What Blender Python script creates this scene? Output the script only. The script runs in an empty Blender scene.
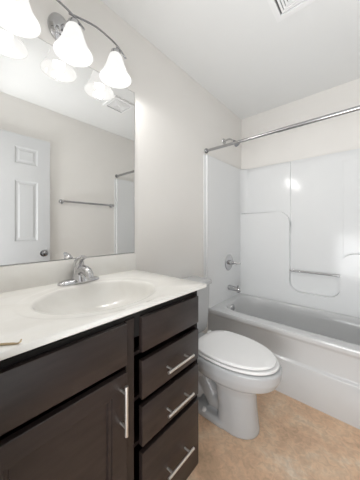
import bpy, bmesh, math
from mathutils import Vector
C = bpy.context.scene
PI = math.pi

# ------------------------------------------------------------------ camera
W, H = 1.448, 2.44            # room width (x), ceiling height
YB = 2.362                    # wall behind the tub
YR = 0.03                     # inner face of the wall with the doorway
cam_d = bpy.data.cameras.new('camera')
cam_d.sensor_fit = 'VERTICAL'; cam_d.sensor_height = 24.0
cam_d.lens = 217.77 / 480 * 24.0
cam_d.shift_y = -11.38 / 480
cam_d.clip_start = 0.01
cam = bpy.data.objects.new('camera', cam_d)
cam.location = (1.12, 0.0, 1.181)
cam.rotation_euler = (PI / 2, 0, 0.7175)
C.collection.objects.link(cam); C.camera = cam

# ------------------------------------------------------------------ world, light, exposure
w = bpy.data.worlds.new('world'); C.world = w; w.use_nodes = True
w.node_tree.nodes['Background'].inputs[0].default_value = (1.0, 0.985, 0.96, 1)
w.node_tree.nodes['Background'].inputs[1].default_value = 0.6
la = bpy.data.lights.new('fill_light', 'AREA'); la.shape = 'RECTANGLE'  # added fill, unseen behind the camera, tilted up to bounce off the ceiling
la.size = 1.2; la.size_y = 1.2; la.energy = 48; la.color = (0.97, 0.985, 1.0)
lo = bpy.data.objects.new('fill_light', la); lo.location = (0.98, -0.80, 0.68)
lo.rotation_euler = (PI / 2 + 0.95, 0, 0)
C.collection.objects.link(lo)
C.view_settings.view_transform = 'Standard'; C.view_settings.look = 'None'
C.view_settings.gamma = 1; C.view_settings.use_curve_mapping = False
C.view_settings.exposure = 0.23
BULB_W = 3.6

# ------------------------------------------------------------------ materials
def mat(name, col, rough=0.5, metal=0.0, **kw):
    m = bpy.data.materials.new(name); m.use_nodes = True
    b = m.node_tree.nodes['Principled BSDF']
    b.inputs['Base Color'].default_value = (*col, 1)
    b.inputs['Roughness'].default_value = rough
    b.inputs['Metallic'].default_value = metal
    for k, v in kw.items(): b.inputs[k.replace('_', ' ')].default_value = v
    return m

def noise_mat(name, stops, scale, detail=6, rough=0.5, stretch=(1, 1, 1), bump=0.0, bscale=None, dist=0.0, **kw):
    m = mat(name, stops[0][1], rough, **kw); nt = m.node_tree; N = nt.nodes; L = nt.links
    b = N['Principled BSDF']
    tc = N.new('ShaderNodeTexCoord'); mp = N.new('ShaderNodeMapping')
    mp.inputs['Scale'].default_value = stretch
    n = N.new('ShaderNodeTexNoise'); n.inputs['Scale'].default_value = scale
    n.inputs['Detail'].default_value = detail; n.inputs['Distortion'].default_value = dist
    r = N.new('ShaderNodeValToRGB')
    while len(r.color_ramp.elements) < len(stops): r.color_ramp.elements.new(0.5)
    for e, (p, c) in zip(r.color_ramp.elements, stops): e.position = p; e.color = (*c, 1)
    L.new(tc.outputs['Object'], mp.inputs['Vector']); L.new(mp.outputs[0], n.inputs['Vector'])
    L.new(n.outputs['Fac'], r.inputs['Fac']); L.new(r.outputs['Color'], b.inputs['Base Color'])
    if bump:
        n2 = N.new('ShaderNodeTexNoise'); n2.inputs['Scale'].default_value = bscale or scale
        L.new(mp.outputs[0], n2.inputs['Vector'])
        bp = N.new('ShaderNodeBump'); bp.inputs['Strength'].default_value = bump
        bp.inputs['Distance'].default_value = 0.002
        L.new(n2.outputs['Fac'], bp.inputs['Height']); L.new(bp.outputs[0], b.inputs['Normal'])
    return m

M = {}
M['wall'] = noise_mat('wall_paint', [(0.3, (.84, .82, .79)), (.7, (.855, .835, .805))], 3, rough=0.75, bump=0.15, bscale=180)
M['ceiling'] = noise_mat('ceiling_paint', [(0.3, (.85, .855, .85)), (.7, (.865, .87, .865))], 3, rough=0.85, bump=0.2, bscale=120)
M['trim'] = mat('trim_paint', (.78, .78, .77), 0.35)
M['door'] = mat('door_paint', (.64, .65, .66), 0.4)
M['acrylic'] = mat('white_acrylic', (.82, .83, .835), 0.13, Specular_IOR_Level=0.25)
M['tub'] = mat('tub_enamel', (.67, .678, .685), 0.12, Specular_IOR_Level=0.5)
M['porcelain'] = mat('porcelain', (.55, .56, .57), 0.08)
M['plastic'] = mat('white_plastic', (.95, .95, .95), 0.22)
M['chrome'] = mat('chrome', (.56, .56, .57), 0.10, 1.0)
M['rod_metal'] = mat('rod_metal', (.42, .42, .425), 0.24, 1.0)
M['dark_chrome'] = mat('dark_nickel', (.30, .30, .31), 0.25, 1.0)
M['nickel'] = mat('brushed_nickel', (.80, .77, .73), 0.36, 1.0)
M['brass'] = mat('satin_brass', (.50, .40, .27), 0.35, 1.0)
M['dark_plastic'] = mat('dark_rubber', (.10, .10, .10), 0.5)
M['mirror'] = mat('mirror_silver', (.80, .80, .79), 0.0, 1.0)
M['edge'] = mat('mirror_edge', (.22, .23, .23), 0.25, 0.6)
M['wood'] = noise_mat('espresso_wood', [(0.3, (.019, .0125, .011)), (.55, (.026, .0175, .0155)), (.8, (.036, .025, .022))], 9, rough=0.36, stretch=(6, 1.0, 6), bump=0.06, bscale=30, Specular_IOR_Level=0.5)
M['wood_v'] = noise_mat('espresso_wood_upright', [(0.3, (.019, .0125, .011)), (.55, (.026, .0175, .0155)), (.8, (.036, .025, .022))], 9, rough=0.36, stretch=(6, 6, 1.0), bump=0.06, bscale=30, Specular_IOR_Level=0.5)
M['gap_shade'] = mat('painted_gap_shade', (.012, .010, .009), 0.8)  # near-black colour stands in for shade in the gap under the counter
M['marble'] = noise_mat('cultured_marble', [(0.25, (.755, .735, .695)), (.5, (.795, .78, .745)), (.75, (.825, .815, .785))], 5, rough=0.16, stretch=(1.6, .7, 1), dist=1.6)
M['vinyl'] = None

def floor_material():
    m = mat('vinyl_floor', (.5, .35, .25), 0.42); nt = m.node_tree; N = nt.nodes; L = nt.links
    b = N['Principled BSDF']; tc = N.new('ShaderNodeTexCoord')
    n1 = N.new('ShaderNodeTexNoise'); n1.inputs['Scale'].default_value = 4.0; n1.inputs['Detail'].default_value = 8
    n1.inputs['Roughness'].default_value = .62; n1.inputs['Distortion'].default_value = .8
    n2 = N.new('ShaderNodeTexNoise'); n2.inputs['Scale'].default_value = 34; n2.inputs['Detail'].default_value = 5
    n2.inputs['Distortion'].default_value = 1.2
    r1 = N.new('ShaderNodeValToRGB'); e = r1.color_ramp.elements
    e[0].position = .30; e[0].color = (.62, .42, .275, 1)
    e[1].position = .72; e[1].color = (.90, .80, .68, 1)
    k = e.new(.45); k.color = (.80, .545, .365, 1)
    k = e.new(.57); k.color = (.86, .635, .45, 1)
    r2 = N.new('ShaderNodeValToRGB'); e = r2.color_ramp.elements
    e[0].position = .35; e[0].color = (.80, .79, .77, 1)
    e[1].position = .62; e[1].color = (1.05, 1.05, 1.04, 1)
    mx = N.new('ShaderNodeMix'); mx.data_type = 'RGBA'; mx.blend_type = 'MULTIPLY'; mx.inputs['Factor'].default_value = .75
    L.new(tc.outputs['Object'], n1.inputs['Vector']); L.new(tc.outputs['Object'], n2.inputs['Vector'])
    L.new(n1.outputs['Fac'], r1.inputs['Fac']); L.new(n2.outputs['Fac'], r2.inputs['Fac'])
    L.new(r1.outputs['Color'], mx.inputs['A']); L.new(r2.outputs['Color'], mx.inputs['B'])
    L.new(mx.outputs['Result'], b.inputs['Base Color'])
    return m
M['vinyl'] = floor_material()

def shade_material():                       # frosted glass, lit from inside
    m = bpy.data.materials.new('frosted_glass'); m.use_nodes = True; nt = m.node_tree; N = nt.nodes; L = nt.links
    N.remove(N['Principled BSDF']); out = N['Material Output']
    d = N.new('ShaderNodeBsdfDiffuse'); d.inputs[0].default_value = (.02, .02, .02, 1)
    t = N.new('ShaderNodeBsdfTranslucent'); t.inputs[0].default_value = (.06, .06, .059, 1)
    g = N.new('ShaderNodeBsdfGlossy'); g.inputs[0].default_value = (1, 1, 1, 1); g.inputs['Roughness'].default_value = .15
    e = N.new('ShaderNodeEmission'); e.inputs[0].default_value = (1, .985, .96, 1); e.inputs[1].default_value = SHADE_E
    a = N.new('ShaderNodeMixShader'); a.inputs[0].default_value = .5
    c = N.new('ShaderNodeMixShader'); c.inputs[0].default_value = .05
    s = N.new('ShaderNodeAddShader')
    L.new(d.outputs[0], a.inputs[1]); L.new(t.outputs[0], a.inputs[2])
    L.new(a.outputs[0], c.inputs[1]); L.new(g.outputs[0], c.inputs[2])
    L.new(c.outputs[0], s.inputs[0]); L.new(e.outputs[0], s.inputs[1]); L.new(s.outputs[0], out.inputs[0])
    return m
SHADE_E = 0.82
M['shade'] = shade_material()
M['bulb'] = mat('lit_bulb', (1, 1, 1), 0.4)
bb = M['bulb'].node_tree.nodes['Principled BSDF']
bb.inputs['Emission Color'].default_value = (1, .98, .95, 1); bb.inputs['Emission Strength'].default_value = 4.0

# ------------------------------------------------------------------ mesh helpers
def box(bm, x0, x1, y0, y1, z0, z1, bev=0.0, seg=2):
    vs = [bm.verts.new((x, y, z)) for x in (x0, x1) for y in (y0, y1) for z in (z0, z1)]
    fs = [(0, 1, 3, 2), (4, 6, 7, 5), (0, 4, 5, 1), (2, 3, 7, 6), (0, 2, 6, 4), (1, 5, 7, 3)]
    faces = [bm.faces.new([vs[i] for i in f]) for f in fs]
    if bev:
        es = list({e for f in faces for e in f.edges})
        bmesh.ops.bevel(bm, geom=es, offset=bev, segments=seg, profile=.5, affect='EDGES')

def tube(bm, pts, r, n=16, cap=True):
    pts = [Vector(p) for p in pts]; rs = r if isinstance(r, (list, tuple)) else [r] * len(pts)
    rings = []; nrm = None
    for i, p in enumerate(pts):
        t = (pts[min(i + 1, len(pts) - 1)] - pts[max(i - 1, 0)]).normalized()
        if nrm is None:
            up = Vector((0, 0, 1)) if abs(t.z) < .9 else Vector((1, 0, 0))
            nrm = t.cross(up).normalized()
        else:
            nrm = (nrm - t * nrm.dot(t)).normalized()
        b = t.cross(nrm)
        rings.append([bm.verts.new(p + (nrm * math.cos(2 * PI * k / n) + b * math.sin(2 * PI * k / n)) * rs[i]) for k in range(n)])
    for a, b in zip(rings, rings[1:]):
        for k in range(n): bm.faces.new((a[k], a[(k + 1) % n], b[(k + 1) % n], b[k]))
    if cap: bm.faces.new(rings[0][::-1]); bm.faces.new(rings[-1])

def lathe(bm, prof, origin, axis='z', n=32, sgn=1, cap0=False, cap1=False):
    """prof: (radius, height along axis)"""
    o = Vector(origin); rings = []
    for r, h in prof:
        ring = []
        for k in range(n):
            a = 2 * PI * k / n; u, v = r * math.cos(a), r * math.sin(a)
            d = {'z': (u, v, h * sgn), 'x': (h * sgn, u, v), 'y': (u, h * sgn, v)}[axis]
            ring.append(bm.verts.new(o + Vector(d)))
        rings.append(ring)
    for a, b in zip(rings, rings[1:]):
        for k in range(n): bm.faces.new((a[k], a[(k + 1) % n], b[(k + 1) % n], b[k]))
    if cap0: bm.faces.new(rings[0][::-1])
    if cap1: bm.faces.new(rings[-1])

def loft(bm, rings, cap0=True, cap1=True):
    rr = [[bm.verts.new(p) for p in r] for r in rings]; n = len(rr[0])
    for a, b in zip(rr, rr[1:]):
        for k in range(n): bm.faces.new((a[k], a[(k + 1) % n], b[(k + 1) % n], b[k]))
    if cap0: bm.faces.new(rr[0][::-1])
    if cap1: bm.faces.new(rr[-1])
    return rr

def prism(bm, outline, axis, a, b, bev=0.0, seg=3, above=None):
    """outline: 2D points; extruded along axis from a to b ('y': outline is (x,z); 'z': (x,y); 'x': (y,z))"""
    f = {'y': lambda p, t: (p[0], t, p[1]), 'z': lambda p, t: (p[0], p[1], t), 'x': lambda p, t: (t, p[0], p[1])}[axis]
    A = [bm.verts.new(f(p, a)) for p in outline]; B = [bm.verts.new(f(p, b)) for p in outline]
    n = len(A)
    for k in range(n): bm.faces.new((A[k], A[(k + 1) % n], B[(k + 1) % n], B[k]))
    fa = bm.faces.new(A[::-1]); fb = bm.faces.new(B)
    if bev: bmesh.ops.bevel(bm, geom=[e for e in fa.edges if above is None or max(v.co.z for v in e.verts) > above], offset=bev, segments=seg, profile=.5, affect='EDGES')

def arc(cx, cy, r, a0, a1, n=8):
    return [(cx + r * math.cos(math.radians(a0 + (a1 - a0) * i / n)), cy + r * math.sin(math.radians(a0 + (a1 - a0) * i / n))) for i in range(n + 1)]

def build(name, bm, m, parent=None, smooth=True, angle=35, wn=False):
    bmesh.ops.recalc_face_normals(bm, faces=bm.faces)
    if parent is not None:
        off = Vector((0, 0, 0)); p = parent
        while p is not None: off += Vector(p.location); p = p.parent
        bmesh.ops.translate(bm, verts=bm.verts, vec=-off)
    me = bpy.data.meshes.new(name)
    if smooth:
        for f in bm.faces: f.smooth = True
        for e in bm.edges:
            if len(e.link_faces) == 2 and e.calc_face_angle(0) > math.radians(angle): e.smooth = False
    bm.to_mesh(me); bm.free(); me.materials.append(m)
    o = bpy.data.objects.new(name, me); C.collection.objects.link(o)
    if smooth and wn:
        md = o.modifiers.new('weighted', 'WEIGHTED_NORMAL'); md.keep_sharp = True
    if parent is not None: o.parent = parent
    return o

def thing(name, label, cat, loc, group=None):
    o = bpy.data.objects.new(name, None); o.empty_display_size = .05
    o.location = loc; C.collection.objects.link(o)
    o['label'] = label; o['category'] = cat
    if group: o['group'] = group
    return o

def struct(name, bm, m, smooth=False):
    o = build(name, bm, m, None, smooth); o['kind'] = 'structure'; return o

def B(*a, **k):
    bm = bmesh.new(); box(bm, *a, **k); return bm

# ------------------------------------------------------------------ room shell
T = 0.1
struct('floor', B(-T, W + T, YR - .12, YB + T, -.05, 0), M['vinyl'])
struct('ceiling', B(-T, W + T, YR - .12, YB + T, H, H + .08), M['ceiling'])
struct('wall_left', B(-T, 0, YR - .12, YB + T, 0, H), M['wall'])
struct('wall_right', B(W, W + T, YR - .12, YB + T, 0, H), M['wall'])
struct('wall_back', B(0, W, YB, YB + T, 0, H), M['wall'])
bm = bmesh.new()
box(bm, 0, .66, YR - .12, YR, 0, H); box(bm, .66, W, YR - .12, YR, 2.10, H)
struct('wall_front', bm, M['wall'])
bm = bmesh.new()
box(bm, .66, .68, YR - .12, YR + .001, 0, 2.10); box(bm, W - .02, W, YR - .12, YR + .001, 0, 2.10); box(bm, .68, W - .02, YR - .12, YR + .001, 2.08, 2.10)
struct('trim_1', bm, M['trim'])
struct('baseboard_left', B(0, .012, .83, 1.62, 0, .085, bev=.003), M['trim'])
struct('baseboard_right', B(W - .012, W, .03, 1.62, 0, .085, bev=.003), M['trim'])

# open door, folded back against the right wall (seen in the mirror)
DX0, DX1, DY0, DY1, DH = W - .055, W - .020, .045, .815, 2.075
bm = bmesh.new()
cols = [(.155, .343), (.518, .706)]; rows = [(.20, .86), (1.06, 1.64), (1.80, 1.96)]
ys = sorted({DY0, DY1, *[v for c in cols for v in c]}); zs = sorted({.012, DH, *[v for r in rows for v in r]})
def panel_face(bm, x, s, y0, y1, z0, z1):
    """moulded raised panel, s = outward direction"""
    steps = [(0, 0), (.012, -.008), (.026, -.008), (.040, -.002)]
    rings = [[(x + s * d, y0 + i, z0 + i), (x + s * d, y1 - i, z0 + i), (x + s * d, y1 - i, z1 - i), (x + s * d, y0 + i, z1 - i)] for i, d in steps]
    loft(bm, rings, cap0=False)
for xx, s in ((DX0, -1), (DX1, 1)):
    for a, b_ in zip(ys, ys[1:]):
        for c, d in zip(zs, zs[1:]):
            if (a, b_) in cols and (c, d) in rows: panel_face(bm, xx, s, a, b_, c, d)
            else: bm.faces.new([bm.verts.new(p) for p in ((xx, a, c), (xx, b_, c), (xx, b_, d), (xx, a, d))])
for q in (((DX0, DY0, .012), (DX1, DY0, .012), (DX1, DY0, DH), (DX0, DY0, DH)), ((DX0, DY1, .012), (DX1, DY1, .012), (DX1, DY1, DH), (DX0, DY1, DH)),
          ((DX0, DY0, DH), (DX1, DY0, DH), (DX1, DY1, DH), (DX0, DY1, DH)), ((DX0, DY0, .012), (DX1, DY0, .012), (DX1, DY1, .012), (DX0, DY1, .012))):
    bm.faces.new([bm.verts.new(p) for p in q])
bmesh.ops.remove_doubles(bm, verts=bm.verts, dist=1e-5)
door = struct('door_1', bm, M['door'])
bm = bmesh.new()
lathe(bm, [(.0, .0), (.033, .0), (.033, .006), (.014, .010), (.013, .028), (.019, .032), (.025, .042), (.024, .053), (.013, .060), (.0, .061)], (DX0, .757, .93), 'x', 28, -1)
build('door_handle', bm, M['dark_chrome'], door)
bm = bmesh.new()
for z in (.25, 1.05, 1.85): box(bm, DX0 - .004, DX0 + .03, DY0 - .008, DY0, z - .045, z + .045)
build('hinge', bm, M['nickel'], door)

# ------------------------------------------------------------------ ceiling vent
v = thing('ceiling_vent', 'square white louvered exhaust vent set in the ceiling', 'vent', (.815, 1.262, H))
x0, x1, y0, y1 = .697, .933, 1.144, 1.380
cx, cy = (x0 + x1) / 2, (y0 + y1) / 2
def sq_ring(bm, r0, r1, za, zb):
    for a, b_, c, d in ((cx - r1, cx + r1, cy - r1, cy - r0), (cx - r1, cx + r1, cy + r0, cy + r1), (cx - r1, cx - r0, cy - r0, cy + r0), (cx + r0, cx + r1, cy - r0, cy + r0)):
        box(bm, a, b_, c, d, za, zb)
bm = bmesh.new(); sq_ring(bm, .088, .118, H - .016, H - .001); build('frame', bm, M['plastic'], v, False)
bm = bmesh.new()
for r in (.078, .063, .048, .033): sq_ring(bm, r - .011, r, H - .013, H - .003)
box(bm, cx - .018, cx + .018, cy - .018, cy + .018, H - .013, H - .003)
build('louvers', bm, M['plastic'], v, False)
build('backing', B(cx - .088, cx + .088, cy - .088, cy + .088, H - .003, H - .001), M['dark_plastic'], v, False)

# ------------------------------------------------------------------ vanity cabinet
CF, VY0, VY1 = .525, YR, .826        # face plane of the fronts, cabinet sides
cab = thing('vanity_cabinet', 'dark espresso vanity cabinet with shaker door and stacked drawers under the cream countertop', 'cabinet', (.27, .43, 0))
bm = bmesh.new()
ZT = .908
box(bm, .004, .506, VY1 - .018, VY1, .095, ZT)       # right side panel
box(bm, .004, .43, VY1 - .018, VY1, 0, .095)
box(bm, .004, .506, VY0, VY0 + .018, .0, ZT)
box(bm, .004, .506, VY0 + .018, VY1 - .018, .095, .110)
box(bm, .415, .43, VY0, VY1 - .018, 0, .095)          # toe kick
box(bm, .004, .485, .452, .470, .11, .775)              # divider
box(bm, .004, .010, VY0 + .018, VY1 - .018, .11, ZT)
build('carcass', bm, M['wood_v'], cab, False)
bm = bmesh.new()
box(bm, .488, .506, VY1 - .014, VY1 + .0, .095, ZT, bev=.001)
box(bm, .488, .506, .428, .462, .095, .872, bev=.001)
for z in (.735, .573, .409): box(bm, .470, .488, .456, .812, z - .006, z + .006)
build('face_frame', bm, M['wood_v'], cab, False)
build('gap_shade_rail', B(.494, .4985, VY0 + .018, VY1 - .018, .80, .882), M['gap_shade'], cab, False)  # added strip, shade of the counter gap painted in; also hides the basin

def bar_pull(parent, y, z, vertical):
    bm = bmesh.new(); X = CF + .030; Lh = .077; P = .052
    if vertical:
        tube(bm, [(X, y, z - Lh), (X, y, z + Lh)], .0055, 14)
        for s in (-1, 1): tube(bm, [(CF - .001, y, z + s * P), (X, y, z + s * P)], .0045, 12)
    else:
        tube(bm, [(X, y - Lh, z), (X, y + Lh, z)], .0055, 14)
        for s in (-1, 1): tube(bm, [(CF - .001, y + s * P, z), (X, y + s * P, z)], .0045, 12)
    return build('handle', bm, M['nickel'], parent)
DY = (.483, .812)
for z0, z1, hz in ((.750, .871, None), (.586, .720, .643), (.421, .560, .479), (.100, .397, .247)):
    d = build('drawer', B(CF - .019, CF, DY[0], DY[1], z0, z1, bev=.002), M['wood'], cab, True, 30)
    if hz:
        bar_pull(d, .660, hz, False)
build('false_front', B(CF - .019, CF, .045, .421, .737, .871, bev=.002), M['wood'], cab, True, 30)
# shaker door
bm = bmesh.new(); a, b_, c, d = .048, .421, .100, .714
steps = [(0, -.019), (0, -.0015), (.0015, 0), (.054, 0), (.056, -.005), (.064, -.006), (.067, -.013), (.069, -.013)]
rings = [[(CF + dx, a + i, c + i), (CF + dx, b_ - i, c + i), (CF + dx, b_ - i, d - i), (CF + dx, a + i, d - i)] for i, dx in steps]
loft(bm, rings)
dr = build('cabinet_door', bm, M['wood'], cab, False)
bar_pull(dr, .397, .618, True)

# ------------------------------------------------------------------ countertop with moulded sink
TZ = .926; CX1, CY0, CY1 = .5476, YR + .001, .8438
top = thing('vanity_countertop', 'cream cultured marble countertop with moulded oval sink and low backsplash', 'countertop', (.27, .43, .908))
sx, sy, ra, rb = .305, .452, .190, .232
def rect_hit(t):
    dx, dy = math.cos(t), math.sin(t)
    k = []
    if dx > 1e-9: k.append((CX1 - sx) / dx)
    if dx < -1e-9: k.append((0.002 - sx) / dx)
    if dy > 1e-9: k.append((CY1 - sy) / dy)
    if dy < -1e-9: k.append((CY0 - sy) / dy)
    m_ = min(k); return (sx + dx * m_, sy + dy * m_)
angs = [2 * PI * i / 120 for i in range(120)]
for px, py in ((CX1, CY0), (CX1, CY1), (.002, CY0), (.002, CY1)):
    t = math.atan2(py - sy, px - sx) % (2 * PI)
    j = min(range(120), key=lambda i: abs(angs[i] - t)); angs[j] = t
def el(t, f, z, sh=0.0):
    dx, dy = math.cos(t), math.sin(t); k = 1 / math.sqrt((dx / ra) ** 2 + (dy / rb) ** 2)
    return (sx - sh + dx * k * f, sy + dy * k * f, z)
rings = []
R0 = [rect_hit(t) for t in angs]
def inset(p, i):
    return (min(max(p[0], .002), CX1 - i) if p[0] > CX1 - .01 else p[0], min(p[1], CY1 - i) if p[1] > CY1 - .01 else p[1])
rings.append([(x, y, TZ - .018) for x, y in [inset(p, .003) for p in R0]])
rings.append([(x, y, TZ - .014) for x, y in R0])
rings.append([(x, y, TZ - .003) for x, y in R0])
rings.append([(*inset(p, .001), TZ - .0007) for p in R0])
rings.append([(*inset(p, .003), TZ) for p in R0])
def ring_f(f, z, sh=0):
    out = []
    for t, p in zip(angs, R0):
        e = el(t, f, z, sh); q = inset(p, .012)
        # keep the ring inside the slab
        lim = math.hypot(q[0] - sx, q[1] - sy) * .985; rr = math.hypot(e[0] - sx, e[1] - sy)
        if rr > lim: e = (sx + (e[0] - sx) * lim / rr, sy + (e[1] - sy) * lim / rr, TZ if False else z)
        out.append(e)
    return out
for f, dz in ((1.24, 0), (1.21, -.0012), (1.17, -.0025), (1.05, -.003), (1.015, -.004), (.995, -.008), (.975, -.018), (.945, -.036), (.89, -.064), (.79, -.090), (.65, -.108), (.48, -.122), (.30, -.130), (.12, -.134)):
    rings.append(ring_f(f, TZ + dz, sh=.01 * max(0, 1 - f)))
under = [[(x, y, TZ - .018) for x, y in [inset(p, .0035) for p in R0]], [(x, y, TZ - .018) for x, y, _ in ring_f(1.005, 0)]]
for f, dz in ((.99, -.026), (.957, -.042), (.897, -.068), (.81, -.096), (.67, -.119), (.49, -.132), (.30, -.140), (.12, -.144)):
    under.append([(x, y, TZ + dz) for x, y, _ in ring_f(f, 0)])
bm = bmesh.new(); loft(bm, under[::-1] + rings, cap0=True, cap1=True)
build('top_with_sink', bm, M['marble'], top, True, 50)
build('backsplash', B(.001, .021, CY0, CY1, TZ - .002, 1.029, bev=.003), M['marble'], top)
bm = bmesh.new(); lathe(bm, [(0, .004), (.012, .004), (.019, .003), (.022, 0)], (sx - .012, sy, TZ - .1345), 'z', 24)
build('drain', bm, M['chrome'], top)

# thin rod with hooked tip on the counter
bm = bmesh.new()
z = TZ + .003
tube(bm, [(.470, .034, z), (.512, .098, z), (.531, .120, z), (.534, .1235, z - .0005), (.5375, .127, z), (.5395, .1305, z + .003), (.540, .132, z + .008)], [.0026, .0026, .0025, .002, .002, .0018, .0015], 10)
o = build('hooked_rod', bm, M['brass']); o['label'] = 'thin brass rod with hooked tip lying on the front edge of the countertop'; o['category'] = 'rod'

# ------------------------------------------------------------------ faucet
fx, fy = .072, .470
fa = thing('bathroom_faucet', 'chrome single lever faucet behind the oval sink', 'faucet', (fx, fy, TZ))
bm = bmesh.new()
out = []
for zz, s in ((0, 1), (.006, 1), (.012, .93), (.017, .74), (.019, .5)):
    out.append([(fx + .032 * s * math.copysign(abs(math.cos(t)) ** .8, math.cos(t)), fy + .098 * s * math.copysign(abs(math.sin(t)) ** .9, math.sin(t)), TZ + zz) for t in [2 * PI * i / 40 for i in range(40)]])
loft(bm, out); build('base_plate', bm, M['chrome'], fa)
bm = bmesh.new()
lathe(bm, [(.040, .008), (.034, .022), (.030, .045), (.028, .062), (.020, .074), (0, .076)], (fx - .002, fy, TZ), 'z', 28)
build('body', bm, M['chrome'], fa)
bm = bmesh.new()
tube(bm, [(fx, fy, TZ + .040), (fx + .022, fy, TZ + .058), (fx + .050, fy, TZ + .066), (fx + .078, fy, TZ + .060), (fx + .095, fy, TZ + .046), (fx + .099, fy, TZ + .034)], [.024, .023, .021, .020, .019, .017], 20)
build('spout', bm, M['chrome'], fa)
bm = bmesh.new()
tube(bm, [(fx - .010, fy, TZ + .062), (fx - .012, fy, TZ + .078), (fx - .006, fy, TZ + .096), (fx + .010, fy, TZ + .110), (fx + .032, fy + .002, TZ + .119), (fx + .052, fy + .003, TZ + .122)], [.025, .026, .023, .017, .011, .007], 18)
build('lever', bm, M['chrome'], fa)

# ------------------------------------------------------------------ mirror
mi = thing('wall_mirror', 'large frameless wall mirror above the vanity backsplash', 'mirror', (.0, .44, 1.031))
MZ = 2.034
build('backing', B(.0005, .0045, YR + .01, .8425, 1.031, MZ), M['edge'], mi, False)
build('mirror_glass', B(.0046, .0056, YR + .011, .8405, 1.033, MZ - .002), M['mirror'], mi, False)

# ------------------------------------------------------------------ vanity light
SP = (.215, .434, .653); LX = .092
vl = thing('vanity_light', 'chrome three light wall fixture with frosted bell shades above the mirror', 'light fixture', (.0, .40, 2.13))
bm = bmesh.new()
prof = [(0, .030), (.012, .030), (.022, .027), (.030, .022), (.036, .022), (.040, .018), (.046, .016), (.052, .010), (.054, .0)]
rr = []
for r, h in prof[::-1]:
    rr.append([(h + .0005, .405 + r * .95 * math.cos(t), 2.135 + r * 1.25 * math.sin(t)) for t in [2 * PI * i / 40 for i in range(40)]])
loft(bm, rr); build('wall_plate', bm, M['chrome'], vl)
def wave(pts, n=10):
    P = [Vector(p) for p in pts]; o = []
    for i in range(len(P) - 1):
        p0, p1, p2, p3 = P[max(i - 1, 0)], P[i], P[i + 1], P[min(i + 2, len(P) - 1)]
        for k in range(n):
            t = k / n; o.append(.5 * ((2 * p1) + (p2 - p0) * t + (2 * p0 - 5 * p1 + 4 * p2 - p3) * t * t + (3 * p1 - p0 - 3 * p2 + p3) * t ** 3))
    return o + [P[-1]]
BX = .112
bm = bmesh.new(); tube(bm, wave([(BX, .175, 2.130), (BX, .215, 2.148), (BX, .30, 2.166), (BX, .36, 2.158), (BX, .42, 2.143), (BX, .475, 2.112)]), .0044, 12); build('curved_bar', bm, M['dark_chrome'], vl)
bm = bmesh.new(); tube(bm, wave([(BX, .405, 2.138), (BX, .45, 2.150), (BX, .53, 2.166), (BX, .60, 2.160), (BX, .653, 2.146), (BX, .705, 2.112)]), .0044, 12); build('curved_bar', bm, M['dark_chrome'], vl)
bm = bmesh.new(); tube(bm, wave([(.02, .405, 2.135), (.06, .412, 2.128), (.095, .425, 2.138), (BX, .43, 2.146)]), .006, 12); build('arm', bm, M['chrome'], vl)
for y in SP:
    sh = None
    bm = bmesh.new()
    lathe(bm, [(.0, .155), (.012, .155), (.014, .150), (.024, .146), (.026, .136), (.026, .124), (.022, .124), (.022, .134), (0, .136)], (LX, y, 1.985), 'z', 24)
    tube(bm, [(LX, y, 1.985 + .150), (BX, y, 1.985 + .160)], .005, 8)
    build('socket_cup', bm, M['chrome'], vl)
    bm = bmesh.new()
    pr = [(.022, .128), (.028, .126), (.034, .116), (.040, .098), (.046, .078), (.053, .056), (.062, .036), (.072, .018), (.080, .006), (.083, 0),
          (.081, .0005), (.077, .007), (.069, .020), (.059, .038), (.050, .058), (.043, .080), (.037, .099), (.031, .115), (.026, .123)]
    lathe(bm, pr, (LX, y, 1.985), 'z', 40)
    sh = build('lamp_shade', bm, M['shade'], vl)
    bm = bmesh.new()
    lathe(bm, [(0, .022), (.012, .024), (.022, .032), (.0265, .045), (.025, .060), (.018, .078), (.013, .095), (.013, .122)], (LX, y, 1.985), 'z', 24)
    build('light_bulb', bm, M['bulb'], vl)
    L_ = bpy.data.lights.new('bulb_light', 'POINT'); L_.energy = BULB_W; L_.shadow_soft_size = .02; L_.color = (1, .985, .96)
    q = bpy.data.objects.new('bulb_light', L_); q.parent = vl; q.location = (LX, y - .40, 1.972 - 2.13)
    C.collection.objects.link(q)

# ------------------------------------------------------------------ towel bar (seen in the mirror)
tb = thing('towel_bar', 'chrome towel bar on the wall opposite the vanity', 'towel bar', (W, 1.245, 1.478))
bm = bmesh.new(); tube(bm, [(W - .058, .935, 1.478), (W - .058, 1.555, 1.478)], .0115, 18); build('bar', bm, M['chrome'], tb)
for y in (.942, 1.548):
    bm = bmesh.new(); lathe(bm, [(0, .001), (.025, .001), (.025, .008), (.014, .012), (.012, .050), (.016, .056), (.016, .068), (0, .071)], (W, y, 1.478), 'x', 24, -1)
    build('bracket', bm, M['chrome'], tb)

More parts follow.
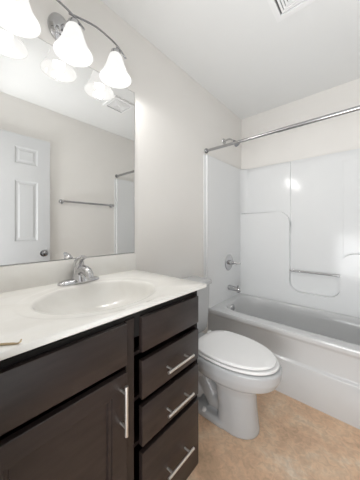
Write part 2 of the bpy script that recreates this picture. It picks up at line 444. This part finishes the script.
# ------------------------------------------------------------------ shower surround
SZ = 1.845; SY = 2.335; ST = .026; R = .075; SF = 1.628
su = thing('shower_surround', 'white moulded tub surround with recessed niche covering three alcove walls', 'shower surround', (W / 2, 2.0, .455))
bm = bmesh.new()
inner = [(ST, SF)] + arc(ST + R, SY - R, R, 180, 90, 8) + arc(W - ST - R, SY - R, R, 90, 0, 8) + [(W - ST, SF)]
outline = inner + [(W - .001, SF), (W - .001, YB - .001), (.001, YB - .001), (.001, SF)]
prism(bm, outline, 'z', SZ, .461, bev=.005)
build('wall_liner', bm, M['acrylic'], su, True, 30, True)
for a, b_ in ((.0005, .007), (W - .007, W - .0005)):
    build('flange', B(a, b_, 1.600, SF, .461, SZ, bev=.002), M['acrylic'], su)
bm = bmesh.new()      # raised lower panel with the niche cut into it
o2 = [(.005, .461), (.005, 1.35)] + arc(.42, 1.24, .11, 90, 0, 12) + arc(.625, .675, .095, 180, 270, 12) + arc(.84, .67, .09, 270, 360, 12) + arc(1.03, .87, .10, 180, 90, 12) + [(W - .005, .97), (W - .005, .461)]
prism(bm, o2, 'y', SY - .056, SY + .01, bev=.022, seg=6, above=.47)
build('niche_panel', bm, M['acrylic'], su, True, 60, True)
bm = bmesh.new()
prism(bm, [(.095, 1.30), (.53, 1.20), (.53, 1.838), (.095, 1.838)], 'y', SY - .014, SY + .01, bev=.005)
build('upper_panel', bm, M['acrylic'], su, True, 60, True)
bm = bmesh.new()
prism(bm, [(.945, .90), (W - .095, .94), (W - .095, 1.765), (.945, 1.765)], 'y', SY - .005, SY + .01, bev=.003)
build('upper_panel', bm, M['acrylic'], su, True, 60, True)
bm = bmesh.new(); tube(bm, [(.520, SY - .034, .775), (.940, SY - .034, .775)], .0085, 16)
build('grab_bar', bm, M['chrome'], su)

# ------------------------------------------------------------------ bathtub
tu = thing('bathtub', 'white alcove bathtub with stepped apron beside the toilet', 'bathtub', (W / 2, 2.0, 0))
RZ = .460
TX0, TX1, TY0, TY1 = .001, W - .001, 1.656, YB - .002
tx, ty = (TX0 + TX1) / 2, 2.012
def trect(t, i=0):
    dx, dy = math.cos(t), math.sin(t); k = []
    if dx > 1e-9: k.append((TX1 - tx) / dx)
    if dx < -1e-9: k.append((TX0 - tx) / dx)
    if dy > 1e-9: k.append((TY1 - ty) / dy)
    if dy < -1e-9: k.append((TY0 + i - ty) / dy)
    m_ = min(k); return (tx + dx * m_, ty + dy * m_)
ang2 = [2 * PI * i / 160 for i in range(160)]
for px, py in ((TX0, TY0), (TX0, TY1), (TX1, TY0), (TX1, TY1)):
    t = math.atan2(py - ty, px - tx) % (2 * PI); j = min(range(160), key=lambda i: abs(ang2[i] - t)); ang2[j] = t
def sup(t, a, b_, n, z, ox=0):
    dx, dy = math.cos(t), math.sin(t); k = (abs(dx / a) ** n + abs(dy / b_) ** n) ** (-1 / n)
    return (tx + ox + dx * k, ty + dy * k, z)
rings = [[(*trect(t), RZ - .014) for t in ang2], [(*trect(t, .003), RZ - .004) for t in ang2], [(*trect(t, .011), RZ) for t in ang2],
         [sup(t, .645, .272, 6, RZ) for t in ang2], [sup(t, .636, .263, 6, RZ - .003) for t in ang2], [sup(t, .630, .256, 5.5, RZ - .012) for t in ang2],
         [sup(t, .615, .245, 5, RZ - .08) for t in ang2], [sup(t, .590, .232, 4.5, RZ - .20, -.01) for t in ang2],
         [sup(t, .565, .220, 4, .155, -.02) for t in ang2], [sup(t, .540, .200, 4, .115, -.025) for t in ang2], [sup(t, .49, .17, 3.5, .10, -.03) for t in ang2], [sup(t, .2, .07, 3, .095, -.03) for t in ang2]]
bm = bmesh.new(); loft(bm, rings, cap0=False)
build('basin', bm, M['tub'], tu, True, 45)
bm = bmesh.new()
pf = [(1.656, RZ - .013), (1.656, RZ - .030), (1.659, RZ - .040), (1.667, RZ - .048), (1.671, RZ - .06), (1.674, .262), (1.672, .254), (1.660, .247), (1.657, .241), (1.659, .02), (1.659, .0), (1.70, .0), (1.70, RZ - .013)]
prism(bm, pf, 'x', TX0, TX1)
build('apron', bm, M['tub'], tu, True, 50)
bm = bmesh.new(); lathe(bm, [(0, .016), (.012, .016), (.030, .013), (.036, .006), (.037, -.002)], (.101, 1.950, .402), 'x', 28)
for z in (.389, .415): box(bm, .114, .1175, 1.941, 1.959, z - .003, z + .003)
build('overflow_plate', bm, M['chrome'], tu)

# ------------------------------------------------------------------ shower fittings
VX = ST + .001
sv = thing('shower_valve', 'round chrome shower valve with lever on the surround above the tub spout', 'shower valve', (VX, 2.015, .835))
bm = bmesh.new(); lathe(bm, [(0, .010), (.05, .010), (.074, .006), (.082, 0)], (VX, 2.015, .835), 'x', 36); build('escutcheon', bm, M['chrome'], sv)
bm = bmesh.new(); lathe(bm, [(.024, .008), (.023, .030), (.018, .055), (.0, .058)], (VX, 2.015, .835), 'x', 24); build('stem', bm, M['chrome'], sv)
bm = bmesh.new(); tube(bm, [(VX + .042, 2.015, .838), (VX + .07, 2.018, .836), (VX + .105, 2.022, .833), (VX + .125, 2.024, .832)], [.013, .011, .007, .006], 14); build('lever', bm, M['chrome'], sv)
sp = thing('tub_spout', 'chrome tub spout below the shower valve', 'tub spout', (VX, 2.015, .575))
bm = bmesh.new()
prof = [(0, .026, .580), (.010, .027, .580), (.012, .025, .580), (.06, .024, .577), (.10, .022, .572), (.122, .019, .568), (.128, .012, .566)]
rr = []
for dx, r, z in prof: rr.append([(VX + dx, 2.015 + r * math.cos(t), z + r * math.sin(t)) for t in [2 * PI * i / 24 for i in range(24)]])
loft(bm, rr)
lathe(bm, [(.013, 0), (.014, .014), (0, .014)], (VX + .104, 2.015, .556), 'z', 16, -1)
build('spout_body', bm, M['chrome'], sp)
bm = bmesh.new(); lathe(bm, [(.006, 0), (.006, .014), (.009, .016), (.009, .022), (0, .023)], (VX + .10, 2.015, .590), 'z', 14); build('diverter_knob', bm, M['chrome'], sp)
sh = thing('wall_shower', 'small dark tipped shower head on a bent chrome arm above the surround', 'shower', (0, 1.96, 2.065))
bm = bmesh.new(); lathe(bm, [(0, .001), (.030, .001), (.028, .008), (.012, .012), (.011, .016)], (0, 1.96, 2.065), 'x', 28); build('flange', bm, M['chrome'], sh)
bm = bmesh.new(); tube(bm, wave([(.008, 1.96, 2.065), (.045, 1.96, 2.073), (.075, 1.96, 2.070), (.105, 1.96, 2.048), (.118, 1.96, 2.035)], 5), .0085, 14); build('arm', bm, M['chrome'], sh)
bm = bmesh.new(); tube(bm, [(.112, 1.96, 2.042), (.124, 1.96, 2.030), (.132, 1.96, 2.020), (.145, 1.96, 2.005), (.150, 1.96, 1.999)], [.011, .014, .020, .029, .029], 22); build('head', bm, M['dark_chrome'], sh)

cr = thing('shower_curtain_rod', 'straight chrome shower curtain rod spanning the alcove above the tub', 'curtain rod', (W / 2, 1.638, 1.883))
bm = bmesh.new(); tube(bm, [(.004, 1.638, 1.883), (.62, 1.638, 1.883)], .0115, 32); tube(bm, [(.619, 1.638, 1.883), (W - .004, 1.638, 1.883)], .0135, 32); build('rod', bm, M['rod_metal'], cr)
for xx, s in ((.0, 1), (W, -1)):
    bm = bmesh.new(); lathe(bm, [(0, .001), (.022, .001), (.022, .010), (.017, .018), (.0, .018)], (xx, 1.638, 1.883), 'x', 22, s); build('end_cap', bm, M['dark_chrome'], cr)

# ------------------------------------------------------------------ toilet
TC = 1.232
to = thing('toilet', 'white two piece toilet with closed lid between the vanity and the tub', 'toilet', (.38, TC, 0))
def egg(xb, xf, hw, z, n=48, xw=.42, back=.55):
    """outline: blunt back at xb, rounded front at xf; widest at fraction xw"""
    xm = xb + (xf - xb) * xw; o = []
    for i in range(n):
        t = 2 * PI * i / n; cs, sn = math.cos(t), math.sin(t)
        if cs >= 0: x = xm + (xf - xm) * cs ** 1.0; y = hw * math.copysign(abs(sn) ** .95, sn)
        else: x = xm - (xm - xb) * abs(cs) ** back; y = hw * math.copysign(abs(sn) ** (.95 if abs(cs) < .01 else .9), sn)
        o.append((x, TC + y, z))
    return o
bm = bmesh.new()
loft(bm, [egg(.40, .640, .105, .0, xw=.45), egg(.40, .640, .105, .02, xw=.45), egg(.40, .628, .098, .12, xw=.45), egg(.38, .622, .096, .22, xw=.45), egg(.36, .636, .104, .262, xw=.45),
          egg(.28, .690, .142, .285), egg(.25, .738, .172, .318), egg(.235, .760, .184, .36), egg(.235, .765, .186, .405), egg(.24, .760, .182, .412)])
loft(bm, [egg(.06, .642, .110, .0, xw=.62, back=.22), egg(.06, .642, .110, .030, xw=.62, back=.22), egg(.07, .636, .098, .042, xw=.62, back=.22)])   # foot
tube(bm, [(.14, TC, .02), (.13, TC, .13), (.19, TC, .22), (.29, TC, .19), (.36, TC, .09), (.46, TC, .10)], [.075, .078, .072, .070, .072, .07], 20)  # trapway
loft(bm, [[(.03 + .26 * a, TC + b_ * .105, z) for a, b_ in ((0, -1), (1, -1), (1, 1), (0, 1))] for z in (.22, .34, .408)])             # tank shelf
tube(bm, [(.20, TC - .03, .13), (.235, TC - .055, .115), (.27, TC - .03, .10)], [.05, .06, .05], 16)
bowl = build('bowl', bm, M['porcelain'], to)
md = bowl.modifiers.new('remesh', 'REMESH'); md.mode = 'VOXEL'; md.voxel_size = .006; md.use_smooth_shade = True
md = bowl.modifiers.new('smooth', 'SMOOTH'); md.factor = .6; md.iterations = 8
bm = bmesh.new()
loft(bm, [egg(.262, .744, .174, .416), egg(.258, .748, .178, .420), egg(.258, .748, .178, .427), egg(.262, .744, .175, .431)])
build('seat', bm, M['plastic'], to)
bm = bmesh.new()
loft(bm, [egg(.258, .728, .169, .435), egg(.254, .732, .172, .438), egg(.254, .732, .172, .446), egg(.260, .726, .167, .451), egg(.30, .69, .135, .4545), egg(.42, .58, .05, .456)])
build('lid', bm, M['plastic'], to)
for s in (-1, 1):
    bm = bmesh.new(); tube(bm, [(.250, TC + s * .06, .437), (.250, TC + s * .10, .437)], .009, 14); box(bm, .242, .266, TC + s * .08 - .018, TC + s * .08 + .018, .410, .437, bev=.003)
    build('hinge', bm, M['plastic'], to)
def rrect(x0, x1, y0, y1, r, z):
    pts = arc(x1 - r, y1 - r, r, 0, 90, 6) + arc(x0 + r, y1 - r, r, 90, 180, 6) + arc(x0 + r, y0 + r, r, 180, 270, 6) + arc(x1 - r, y0 + r, r, 270, 360, 6)
    return [(x, y, z) for x, y in pts]
bm = bmesh.new()
loft(bm, [rrect(.030, .170, TC - .165, TC + .165, .03, .409), rrect(.022, .182, TC - .180, TC + .180, .03, .43), rrect(.016, .192, TC - .188, TC + .188, .03, .60), rrect(.014, .194, TC - .192, TC + .192, .03, .757)])
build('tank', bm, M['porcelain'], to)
bm = bmesh.new()
loft(bm, [rrect(.010, .200, TC - .200, TC + .200, .035, .757), rrect(.006, .208, TC - .208, TC + .208, .035, .762), rrect(.006, .208, TC - .208, TC + .208, .035, .782), rrect(.010, .203, TC - .203, TC + .203, .033, .790), rrect(.03, .18, TC - .18, TC + .18, .03, .793)])
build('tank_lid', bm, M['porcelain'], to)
bm = bmesh.new(); tube(bm, [(.193, TC - .15, .70), (.205, TC - .15, .70)], .012, 14); tube(bm, [(.207, TC - .155, .70), (.209, TC - .09, .693)], .006, 10)
build('flush_lever', bm, M['chrome'], to)
for s in (-1, 1):
    bm = bmesh.new(); lathe(bm, [(.016, 0), (.016, .006), (.011, .015), (0, .018)], (.33, TC + s * .093, .034), 'z', 18)
    build('bolt_cap', bm, M['plastic'], to)
